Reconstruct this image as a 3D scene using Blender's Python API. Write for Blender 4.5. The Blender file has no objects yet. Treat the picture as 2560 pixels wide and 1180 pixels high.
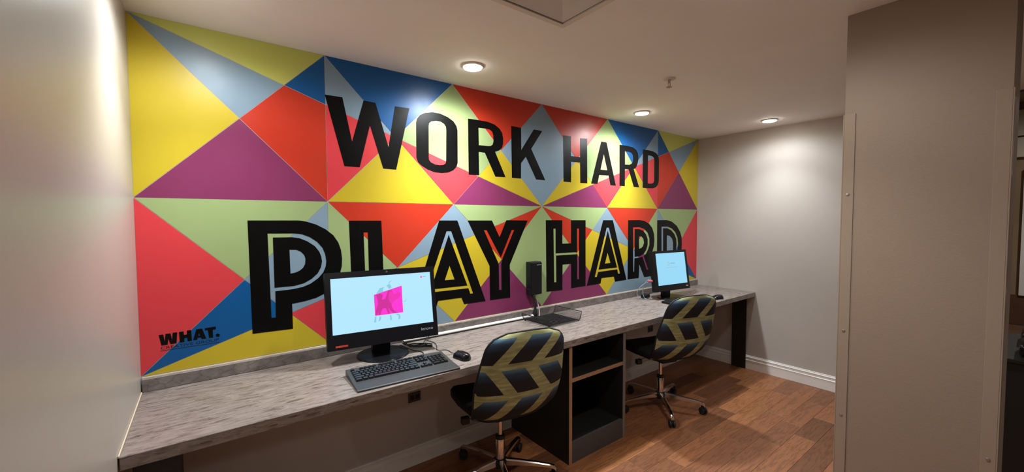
import bpy, bmesh, math, random
from mathutils import Vector, Matrix
from mathutils.geometry import tessellate_polygon
random.seed(7)
scene = bpy.context.scene
COL = scene.collection
R = math.radians

# ------------------------------------------------------------------ camera, world, exposure
CAM = Vector((0.22529, -2.22175, 1.45351))
YAW, PITCH, ROLL, FPX = 0.65041, -0.04194, -0.00362, 1009.885
fw = Vector((math.sin(YAW) * math.cos(PITCH), math.cos(YAW) * math.cos(PITCH), math.sin(PITCH)))
rt0 = Vector((math.cos(YAW), -math.sin(YAW), 0)); up0 = rt0.cross(fw)
rt = math.cos(ROLL) * rt0 + math.sin(ROLL) * up0
up = -math.sin(ROLL) * rt0 + math.cos(ROLL) * up0
cd = bpy.data.cameras.new('camera'); cam = bpy.data.objects.new('camera', cd); COL.objects.link(cam)
mw = Matrix((rt, up, -fw)).transposed().to_4x4(); mw.translation = CAM
cam.matrix_world = mw
cd.sensor_fit = 'HORIZONTAL'; cd.sensor_width = 36.0; cd.lens = FPX * 36.0 / 2560.0; cd.clip_start = 0.02
scene.camera = cam

world = bpy.data.worlds.new('world'); scene.world = world; world.use_nodes = True
world.node_tree.nodes['Background'].inputs['Color'].default_value = (0.02, 0.018, 0.016, 1)
world.node_tree.nodes['Background'].inputs['Strength'].default_value = 0.3
vs = scene.view_settings
vs.view_transform = 'Standard'; vs.look = 'None'; vs.gamma = 1.0; vs.use_curve_mapping = False
vs.exposure = 1.92

# room dimensions (metres)
L, H, ZD, WD = 4.380, 2.282, 0.750, 0.584     # wall length, ceiling, worktop height, worktop depth
MID, BOT = 1.546, 0.812                       # mural mid line and lower edge of its design

# ceiling downlights (x, y, energy); the first four wash the mural wall, the others serve the room behind
DOWN = [(0.25, -0.43), (1.405, -0.326), (2.969, -0.298), (4.051, -0.795)]
BACK = [(1.72, -1.62), (0.75, -3.10), (2.90, -3.30)]     # downlights in the room behind the camera
E_WALL, E_BACK = 21.5, 10.0
COL_WALL, COL_BACK = (0.93, 0.975, 1.0), (1.0, 0.975, 0.93)

# ------------------------------------------------------------------ materials
def srgb(r, g, b):
    f = lambda c: (c / 12.92) if c <= 0.04045 else ((c + 0.055) / 1.055) ** 2.4
    return (f(r / 255), f(g / 255), f(b / 255), 1)
class NT:
    def __init__(s, name):
        s.m = bpy.data.materials.new(name); s.m.use_nodes = True
        s.t = s.m.node_tree; s.b = s.t.nodes['Principled BSDF']
    def n(s, typ, **kw):
        o = s.t.nodes.new(typ)
        for k, v in kw.items():
            if k in o.inputs: 
                s.put(o.inputs[k], v)
            else: setattr(o, k, v)
        return o
    def put(s, sock, v):
        if isinstance(v, bpy.types.NodeSocket): s.t.links.new(v, sock)
        else: sock.default_value = v
    def math(s, op, a, b=None, c=None):
        o = s.t.nodes.new('ShaderNodeMath'); o.operation = op
        s.put(o.inputs[0], a)
        if b is not None: s.put(o.inputs[1], b)
        if c is not None: s.put(o.inputs[2], c)
        return o.outputs[0]
    def mix(s, f, a, b):
        o = s.t.nodes.new('ShaderNodeMix'); o.data_type = 'RGBA'
        s.put(o.inputs[0], f); s.put(o.inputs[6], a); s.put(o.inputs[7], b)
        return o.outputs[2]
    def ramp(s, f, stops):
        o = s.t.nodes.new('ShaderNodeValToRGB'); s.put(o.inputs[0], f)
        while len(o.color_ramp.elements) < len(stops): o.color_ramp.elements.new(0.5)
        for e, (p, c) in zip(o.color_ramp.elements, stops): e.position = p; e.color = c
        return o.outputs[0]
    def coords(s, kind='Object', scale=(1, 1, 1)):
        tc = s.t.nodes.new('ShaderNodeTexCoord'); mp = s.t.nodes.new('ShaderNodeMapping')
        s.t.links.new(tc.outputs[kind], mp.inputs[0]); mp.inputs['Scale'].default_value = scale
        return mp.outputs[0]
    def noise(s, vec, scale, detail=3, rough=0.55):
        o = s.t.nodes.new('ShaderNodeTexNoise'); s.t.links.new(vec, o.inputs['Vector'])
        o.inputs['Scale'].default_value = scale; o.inputs['Detail'].default_value = detail; o.inputs['Roughness'].default_value = rough
        return o.outputs[0]
    def bump(s, h, strength, dist=0.002):
        o = s.t.nodes.new('ShaderNodeBump'); s.t.links.new(h, o.inputs['Height'])
        o.inputs['Strength'].default_value = strength; o.inputs['Distance'].default_value = dist
        s.t.links.new(o.outputs[0], s.b.inputs['Normal'])
def basic(name, col, rough=0.5, metal=0.0, var=0.06, scale=40, bump=0.0, spec=0.5, dist=0.001):
    m = NT(name); v = m.coords('Object'); nz = m.noise(v, scale)
    dark = tuple(c * (1 - var) for c in col[:3]) + (1,); lite = tuple(min(1, c * (1 + var)) for c in col[:3]) + (1,)
    m.put(m.b.inputs['Base Color'], m.mix(nz, dark, lite))
    m.b.inputs['Roughness'].default_value = rough; m.b.inputs['Metallic'].default_value = metal
    m.b.inputs['Specular IOR Level'].default_value = spec
    if bump: m.bump(nz, bump, dist)
    return m.m
def emit(name, col, strength):
    m = NT(name); m.b.inputs['Base Color'].default_value = (0.02, 0.02, 0.02, 1)
    m.b.inputs['Roughness'].default_value = 0.25
    v = m.coords('Object'); nz = m.noise(v, 6.0)
    m.put(m.b.inputs['Emission Color'], m.mix(nz, tuple(c * 0.98 for c in col[:3]) + (1,), col))
    m.b.inputs['Emission Strength'].default_value = strength
    return m.m
M = {}
def paint(name, col, spec=0.35):
    m = NT(name); v = m.coords('Object')
    big = m.noise(v, 2.5, 4); fine = m.noise(v, 260, 2)
    col = tuple(c * 0.70 + 0.003 for c in col[:3]) if spec > 0.2 else col
    dark = tuple(c * 0.93 for c in col[:3]) + (1,); lite = tuple(min(1, c * 1.05) for c in col[:3]) + (1,)
    m.put(m.b.inputs['Base Color'], m.mix(big, dark, lite))
    rg = m.math('MULTIPLY_ADD', m.noise(v, 9, 5), 0.22, 0.26)
    m.put(m.b.inputs['Roughness'], rg); m.b.inputs['Specular IOR Level'].default_value = spec
    m.bump(fine, 0.12, 0.001)
    return m.m
M['yellow'] = paint('paint_yellow', srgb(232, 206, 48))
M['lime'] = paint('paint_lime', srgb(228, 234, 118))
M['sky'] = paint('paint_grey_blue', srgb(150, 178, 198))
M['blue'] = paint('paint_deep_blue', srgb(0, 100, 172))
M['red'] = paint('paint_vermilion', srgb(226, 62, 34))
M['pink'] = paint('paint_coral', srgb(252, 74, 82))
M['purple'] = paint('paint_plum', srgb(150, 58, 106))
M['green'] = paint('paint_pale_green', srgb(180, 204, 138))
M['ink'] = paint('paint_black', (0.0025, 0.0025, 0.0025, 1), 0.16)
M['inkline'] = paint('paint_dark_line', srgb(40, 30, 60))
def wallmat(name, col, rough=0.6, b=0.25):
    m = NT(name); v = m.coords('Object'); a = m.noise(v, 3.0, 3); f = m.noise(v, 130, 3)
    m.put(m.b.inputs['Base Color'], m.mix(a, tuple(c * 0.95 for c in col[:3]) + (1,), tuple(c * 1.04 for c in col[:3]) + (1,)))
    m.b.inputs['Roughness'].default_value = rough; m.b.inputs['Specular IOR Level'].default_value = 0.35
    m.bump(f, b, 0.0015)
    return m.m
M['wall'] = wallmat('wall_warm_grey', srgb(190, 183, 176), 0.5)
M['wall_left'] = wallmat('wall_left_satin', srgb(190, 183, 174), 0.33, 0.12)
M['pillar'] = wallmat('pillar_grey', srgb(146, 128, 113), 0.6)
M['ceil'] = wallmat('ceiling_white', srgb(244, 240, 236), 0.8)
M['guard'] = basic('clear_corner_guard', srgb(152, 135, 120), 0.22, var=0.02)
M['cream'] = basic('cream_paint', srgb(205, 196, 178), 0.45, bump=0.05)
M['white'] = basic('white_gloss_trim', srgb(240, 237, 232), 0.35, var=0.03, scale=12)
M['caulk'] = basic('cream_caulk', srgb(222, 208, 186), 0.5)
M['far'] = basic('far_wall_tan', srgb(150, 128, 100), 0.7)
M['brown'] = basic('brown_wood_panel', srgb(96, 66, 48), 0.5, var=0.25, scale=8)
M['dark'] = basic('dark_glass', (0.004, 0.004, 0.005, 1), 0.15)
M['black'] = basic('black_laminate', (0.012, 0.011, 0.011, 1), 0.5, var=0.2)
M['plinth'] = basic('dark_grey_plinth', srgb(74, 70, 70), 0.6, var=0.2, scale=25)
M['edge_tan'] = basic('raw_wood_edge', srgb(160, 122, 92), 0.6, var=0.25, scale=30)
M['edge_grey'] = basic('grey_edge_band', srgb(120, 112, 108), 0.5)
M['plastic'] = basic('black_plastic', (0.006, 0.006, 0.007, 1), 0.45, var=0.15, spec=0.3)
M['gloss'] = basic('black_gloss_plastic', (0.007, 0.007, 0.009, 1), 0.24, var=0.1, spec=0.35)
M['key'] = basic('black_key', (0.022, 0.023, 0.026, 1), 0.26, var=0.1)
M['kbody'] = basic('charcoal_keyboard_body', srgb(54, 56, 58), 0.42, var=0.1)
M['rubber'] = basic('black_rubber', (0.01, 0.01, 0.01, 1), 0.6)
M['chrome'] = basic('polished_chrome', (0.75, 0.72, 0.70, 1), 0.14, 1.0, var=0.02)
M['steel'] = basic('brushed_steel', (0.55, 0.53, 0.50, 1), 0.32, 1.0, var=0.05)
M['wire'] = basic('black_wire', (0.012, 0.012, 0.013, 1), 0.4, var=0.1)
M['greycable'] = basic('grey_cable', srgb(150, 156, 165), 0.45)
M['redplug'] = basic('pink_plug', srgb(200, 70, 80), 0.4)
M['seat'] = basic('black_seat_fabric', (0.007, 0.007, 0.008, 1), 0.85, var=0.3, scale=300, bump=0.2)
M['piping'] = basic('black_piping', (0.008, 0.008, 0.009, 1), 0.5)
M['silver'] = basic('silver_print', srgb(170, 172, 176), 0.35, var=0.03)
M['sticker'] = basic('red_sticker', srgb(190, 60, 50), 0.4)
M['trim_ring'] = basic('white_lamp_trim', srgb(215, 208, 200), 0.4)
M['lens'] = emit('lamp_lens', (1.0, 0.93, 0.84, 1), 14.0)
M['globe'] = emit('opal_globe', (1.0, 0.85, 0.7, 1), 3.0)
M['screen'] = emit('screen_pale_blue', srgb(168, 216, 242), 0.31)
M['screen2'] = emit('screen_sky_blue', srgb(142, 205, 232), 0.30)
M['s_pink'] = emit('screen_magenta', srgb(238, 40, 190), 0.34)
M['s_plum'] = emit('screen_plum', srgb(186, 30, 136), 0.34)
M['s_mid'] = emit('screen_deep_magenta', srgb(214, 34, 162), 0.34)
M['s_teal'] = emit('screen_teal', srgb(122, 182, 200), 0.34)
M['s_grey'] = emit('screen_grey', srgb(120, 160, 185), 0.34)
M['s_gold'] = emit('screen_gold', srgb(150, 160, 110), 0.34)
M['s_red'] = emit('screen_red', srgb(220, 60, 110), 0.34)

def laminate():
    m = NT('grey_streaked_laminate'); v = m.coords('Object')
    w = m.noise(m.coords('Object', (1.2, 5, 5)), 6, 4)
    vv = m.n('ShaderNodeVectorMath', operation='ADD'); m.t.links.new(m.coords('Object', (11, 80, 80)), vv.inputs[0])
    sc = m.n('ShaderNodeVectorMath', operation='SCALE'); cmb = m.n('ShaderNodeCombineXYZ'); m.put(cmb.inputs[1], w); m.put(cmb.inputs[2], w)
    m.t.links.new(cmb.outputs[0], sc.inputs[0]); sc.inputs['Scale'].default_value = 7.0
    m.t.links.new(sc.outputs[0], vv.inputs[1])
    st = m.noise(vv.outputs[0], 1.0, 5, 0.6)
    base = m.ramp(st, [(0.34, srgb(70, 62, 57)), (0.43, srgb(120, 111, 106)), (0.55, srgb(142, 133, 128)), (0.75, srgb(160, 151, 146))])
    cl = m.noise(v, 3.5, 3)
    m.put(m.b.inputs['Base Color'], m.mix(m.math('MULTIPLY', cl, 0.35), base, srgb(146, 133, 120)))
    m.b.inputs['Roughness'].default_value = 0.38
    m.bump(st, 0.3, 0.002)
    return m.m
M['lam'] = laminate()
def splash():
    m = NT('grey_veined_laminate'); v = m.coords('Object', (1, 1, 1.6))
    a = m.noise(v, 14, 6, 0.65)
    o = m.n('ShaderNodeTexVoronoi', feature='DISTANCE_TO_EDGE'); 
    wv = m.n('ShaderNodeVectorMath', operation='ADD'); m.t.links.new(v, wv.inputs[0])
    cb = m.n('ShaderNodeCombineXYZ'); m.put(cb.inputs[0], a); m.put(cb.inputs[2], a)
    s2 = m.n('ShaderNodeVectorMath', operation='SCALE'); m.t.links.new(cb.outputs[0], s2.inputs[0]); s2.inputs['Scale'].default_value = 0.12
    m.t.links.new(s2.outputs[0], wv.inputs[1]); m.t.links.new(wv.outputs[0], o.inputs['Vector']); o.inputs['Scale'].default_value = 16
    vein = m.ramp(o.outputs[0], [(0.0, (0.55, 0.55, 0.55, 1)), (0.06, (1, 1, 1, 1))])
    base = m.ramp(a, [(0.3, srgb(98, 90, 87)), (0.7, srgb(140, 130, 125))])
    mm = m.n('ShaderNodeMix', data_type='RGBA', blend_type='MULTIPLY'); mm.inputs[0].default_value = 0.8
    m.put(mm.inputs[6], base); m.put(mm.inputs[7], vein)
    m.put(m.b.inputs['Base Color'], mm.outputs[2]); m.b.inputs['Roughness'].default_value = 0.45
    m.bump(a, 0.2, 0.002)
    return m.m
M['splash'] = splash()
def wood():
    m = NT('warm_wood_plank'); oi = m.n('ShaderNodeObjectInfo')
    tc = m.n('ShaderNodeTexCoord'); off = m.n('ShaderNodeCombineXYZ')
    m.put(off.inputs[0], m.math('MULTIPLY', oi.outputs['Random'], 37.0)); m.put(off.inputs[1], m.math('MULTIPLY', oi.outputs['Random'], 91.0))
    ad = m.n('ShaderNodeVectorMath', operation='ADD'); m.t.links.new(tc.outputs['Object'], ad.inputs[0]); m.t.links.new(off.outputs[0], ad.inputs[1])
    mp = m.n('ShaderNodeMapping'); m.t.links.new(ad.outputs[0], mp.inputs[0]); mp.inputs['Scale'].default_value = (1.6, 14, 1)
    ws = m.noise(mp.outputs[0], 1.2, 5, 0.6)
    rings = m.math('FRACT', m.math('MULTIPLY', ws, 7.0))
    rg = m.ramp(rings, [(0.0, (0.40, 0.36, 0.33, 1)), (0.22, (1, 1, 1, 1)), (0.75, (1.1, 1.08, 1.05, 1)), (1.0, (0.55, 0.5, 0.46, 1))])
    fine = m.noise(mp.outputs[0], 9, 3)
    tone = m.ramp(oi.outputs['Random'], [(0.0, srgb(112, 72, 46)), (0.3, srgb(152, 99, 64)), (0.6, srgb(138, 89, 58)), (1.0, srgb(170, 114, 72))])
    g = m.n('ShaderNodeMix', data_type='RGBA', blend_type='MULTIPLY'); g.inputs[0].default_value = 0.6
    m.put(g.inputs[6], tone); m.put(g.inputs[7], rg)
    f2 = m.n('ShaderNodeMix', data_type='RGBA', blend_type='MULTIPLY'); f2.inputs[0].default_value = 0.6
    m.put(f2.inputs[6], g.outputs[2]); m.put(f2.inputs[7], m.ramp(fine, [(0.3, (0.75, 0.7, 0.68, 1)), (0.7, (1.1, 1.1, 1.1, 1))]))
    m.put(m.b.inputs['Base Color'], f2.outputs[2]); m.b.inputs['Roughness'].default_value = 0.42
    m.bump(fine, 0.08, 0.001)
    return m.m
M['wood'] = wood()
def chevron():
    m = NT('chevron_fabric'); uv = m.n('ShaderNodeUVMap'); sp = m.n('ShaderNodeSeparateXYZ'); m.t.links.new(uv.outputs[0], sp.inputs[0])
    u, v = sp.outputs[0], sp.outputs[1]                     # metres across and up the back
    RH, PER = 0.1585, 0.195
    rv = m.math('DIVIDE', m.math('ADD', v, 0.002), RH)
    row = m.math('FLOOR', rv); fr = m.math('FRACT', rv)
    odd = m.math('MODULO', row, 2.0)
    sgn = m.math('SUBTRACT', m.math('MULTIPLY', odd, 2.0), 1.0)
    sl = m.math('MULTIPLY', sgn, m.math('MULTIPLY', m.math('SUBTRACT', fr, 0.5), 0.13))
    uu = m.math('ADD', m.math('ADD', u, sl), m.math('MULTIPLY', odd, 0.03))
    bl = m.math('FRACT', m.math('DIVIDE', m.math('ADD', uu, 10.0), PER))
    inb = m.math('LESS_THAN', bl, 0.63)
    inr = m.math('MULTIPLY', m.math('GREATER_THAN', fr, 0.10), m.math('LESS_THAN', fr, 0.90))
    mask = m.math('MULTIPLY', inb, inr)
    blk = m.ramp(m.math('ADD', fr, m.math('MULTIPLY', m.noise(m.coords('UV', (30, 200, 1)), 1.0, 2), 0.12)),
                 [(0.12, srgb(8, 9, 15)), (0.55, srgb(14, 18, 30)), (0.80, srgb(36, 58, 82)), (1.02, srgb(90, 128, 150))])
    wv = m.noise(m.coords('UV', (10, 60, 1)), 1.0, 3)
    olv = m.ramp(wv, [(0.3, srgb(128, 127, 90)), (0.55, srgb(156, 158, 110)), (0.75, srgb(182, 188, 140))])
    m.put(m.b.inputs['Base Color'], m.mix(mask, olv, blk)); m.b.inputs['Roughness'].default_value = 0.8
    m.bump(m.noise(m.coords('UV', (900, 900, 1)), 1.0, 1), 0.15, 0.0008)
    return m.m
M['chev'] = chevron()

# ------------------------------------------------------------------ mesh helpers
def link(name, me, mat, parent=None, loc=None, rot=None):
    o = bpy.data.objects.new(name, me); COL.objects.link(o)
    if mat is not None and len(me.materials) == 0: me.materials.append(M[mat] if isinstance(mat, str) else mat)
    if parent is not None: o.parent = parent
    if loc is not None: o.location = loc
    if rot is not None: o.rotation_euler = rot
    return o
def obj(name, bm, mat, parent=None, smooth=None, loc=None, rot=None):
    bmesh.ops.recalc_face_normals(bm, faces=bm.faces)
    me = bpy.data.meshes.new(name); bm.to_mesh(me); bm.free()
    o = link(name, me, mat, parent, loc, rot)
    if smooth is not None:
        for p in me.polygons: p.use_smooth = True
        me.set_sharp_from_angle(angle=R(smooth))
    return o
def thing(name, label, cat, loc=(0, 0, 0), rotz=0.0, group=None):
    o = bpy.data.objects.new(name, None); COL.objects.link(o); o.empty_display_size = 0.05
    o.location = loc; o.rotation_euler = (0, 0, rotz)
    return tag(o, label, cat, group)
def tag(o, label, cat, group=None):
    o['label'] = label; o['category'] = cat
    if group: o['group'] = group
    return o
def struct(o, label=None):
    o['kind'] = 'structure'
    if label: o['label'] = label
    return o
def box(bm, x0, x1, y0, y1, z0, z1, bev=0.0, seg=2):
    vs_ = [bm.verts.new((x, y, z)) for x in (x0, x1) for y in (y0, y1) for z in (z0, z1)]
    F = [(0, 1, 3, 2), (4, 6, 7, 5), (0, 4, 5, 1), (2, 3, 7, 6), (0, 2, 6, 4), (1, 5, 7, 3)]
    fs = [bm.faces.new([vs_[i] for i in f]) for f in F]
    if bev > 0:
        ed = list({e for f in fs for e in f.edges})
        bmesh.ops.bevel(bm, geom=ed, offset=bev, segments=seg, affect='EDGES', profile=0.5)
    return bm
def B(*a, **k): return box(bmesh.new(), *a, **k)
def catmull(pts, n=6):
    P = [Vector(p) for p in pts]; out = []
    for i in range(len(P) - 1):
        p0 = P[max(i - 1, 0)]; p1 = P[i]; p2 = P[i + 1]; p3 = P[min(i + 2, len(P) - 1)]
        for k in range(n):
            t = k / n
            out.append(0.5 * ((2 * p1) + (p2 - p0) * t + (2 * p0 - 5 * p1 + 4 * p2 - p3) * t * t + (3 * p1 - p0 - 3 * p2 + p3) * t ** 3))
    out.append(P[-1]); return out
def tube(bm, pts, r, seg=8, closed=False, rr=None):
    P = [Vector(p) for p in pts]; n = len(P); rings = []
    t0 = (P[1] - P[0]).normalized(); nrm = t0.orthogonal().normalized()
    for i in range(n):
        a = P[i - 1] if (i > 0 or closed) else P[i]; b = P[(i + 1) % n] if (i < n - 1 or closed) else P[i]
        t = (b - a).normalized(); nrm = (nrm - t * nrm.dot(t))
        nrm = nrm.normalized() if nrm.length > 1e-6 else t.orthogonal().normalized()
        bi = t.cross(nrm); rad = rr[i] if rr else r
        rings.append([bm.verts.new(P[i] + (nrm * math.cos(2 * math.pi * k / seg) + bi * math.sin(2 * math.pi * k / seg)) * rad) for k in range(seg)])
    for i in range(n if closed else n - 1):
        a, b = rings[i], rings[(i + 1) % n]
        for k in range(seg): bm.faces.new((a[k], a[(k + 1) % seg], b[(k + 1) % seg], b[k]))
    if not closed: bm.faces.new(rings[0][::-1]); bm.faces.new(rings[-1])
    return bm
def T(*a, **k): return tube(bmesh.new(), *a, **k)
def lathe(bm, prof, seg=24, c=(0, 0, 0), axis='Z', sx=1.0, sy=1.0):
    rings = []
    for r, z in prof:
        ring = []
        for k in range(seg):
            a = 2 * math.pi * k / seg; x, y = r * math.cos(a) * sx, r * math.sin(a) * sy
            v = (x, y, z) if axis == 'Z' else ((z, x, y) if axis == 'X' else (x, z, y))
            ring.append(bm.verts.new((v[0] + c[0], v[1] + c[1], v[2] + c[2])))
        rings.append(ring)
    for a, b in zip(rings, rings[1:]):
        for k in range(seg): bm.faces.new((a[k], a[(k + 1) % seg], b[(k + 1) % seg], b[k]))
    bm.faces.new(rings[0][::-1]); bm.faces.new(rings[-1])
    return bm
def Lz(*a, **k): return lathe(bmesh.new(), *a, **k)
def extrude_profile(bm, prof, axis, a0, a1):
    """prof: closed list of 2D points; axis 'X' -> prof is (y,z), axis 'Y' -> (x,z), axis 'Z' -> (x,y)"""
    def pt(p, a): return (a, p[0], p[1]) if axis == 'X' else ((p[0], a, p[1]) if axis == 'Y' else (p[0], p[1], a))
    r0 = [bm.verts.new(pt(p, a0)) for p in prof]; r1 = [bm.verts.new(pt(p, a1)) for p in prof]
    n = len(prof)
    for k in range(n): bm.faces.new((r0[k], r0[(k + 1) % n], r1[(k + 1) % n], r1[k]))
    bm.faces.new(r0[::-1]); bm.faces.new(r1)
    return bm
def flat_loops(groups, y0, th, axis='Y'):
    """paint layer: polygons with holes in the XZ plane, front at y0-th, back at y0"""
    bm = bmesh.new()
    for loops in groups:
        allv = []
        for lp in loops:
            f = [bm.verts.new((p[0], y0 - th, p[1])) for p in lp]
            b = [bm.verts.new((p[0], y0, p[1])) for p in lp]
            for k in range(len(lp)):
                bm.faces.new((f[k], f[(k + 1) % len(lp)], b[(k + 1) % len(lp)], b[k]))
            allv += f
        for tri in tessellate_polygon([[Vector((p[0], p[1], 0)) for p in lp] for lp in loops]):
            try: bm.faces.new([allv[i] for i in tri])
            except ValueError: pass
    return bm
def text_mesh(txt, p0, width, height, y0, name, mat, parent, shear=0.0):
    """built-in font text in the XZ plane scaled to width x height, lower-left at p0"""
    c = bpy.data.curves.new(name, 'FONT'); c.body = txt; c.size = 1.0; c.fill_mode = 'FRONT'
    t = bpy.data.objects.new('tmp', c); COL.objects.link(t)
    dg = bpy.context.evaluated_depsgraph_get(); me = bpy.data.meshes.new_from_object(t.evaluated_get(dg))
    bpy.data.objects.remove(t)
    xs = [v.co.x for v in me.vertices]; ys = [v.co.y for v in me.vertices]
    x0, x1, yy0, yy1 = min(xs), max(xs), min(ys), max(ys)
    for v in me.vertices:
        a = (v.co.x - x0) / (x1 - x0) * width; b = (v.co.y - yy0) / (yy1 - yy0) * height
        v.co = (p0[0] + a, y0, p0[1] + b + shear * a)
    me.materials.clear()
    return link(name, me, mat, parent)

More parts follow.
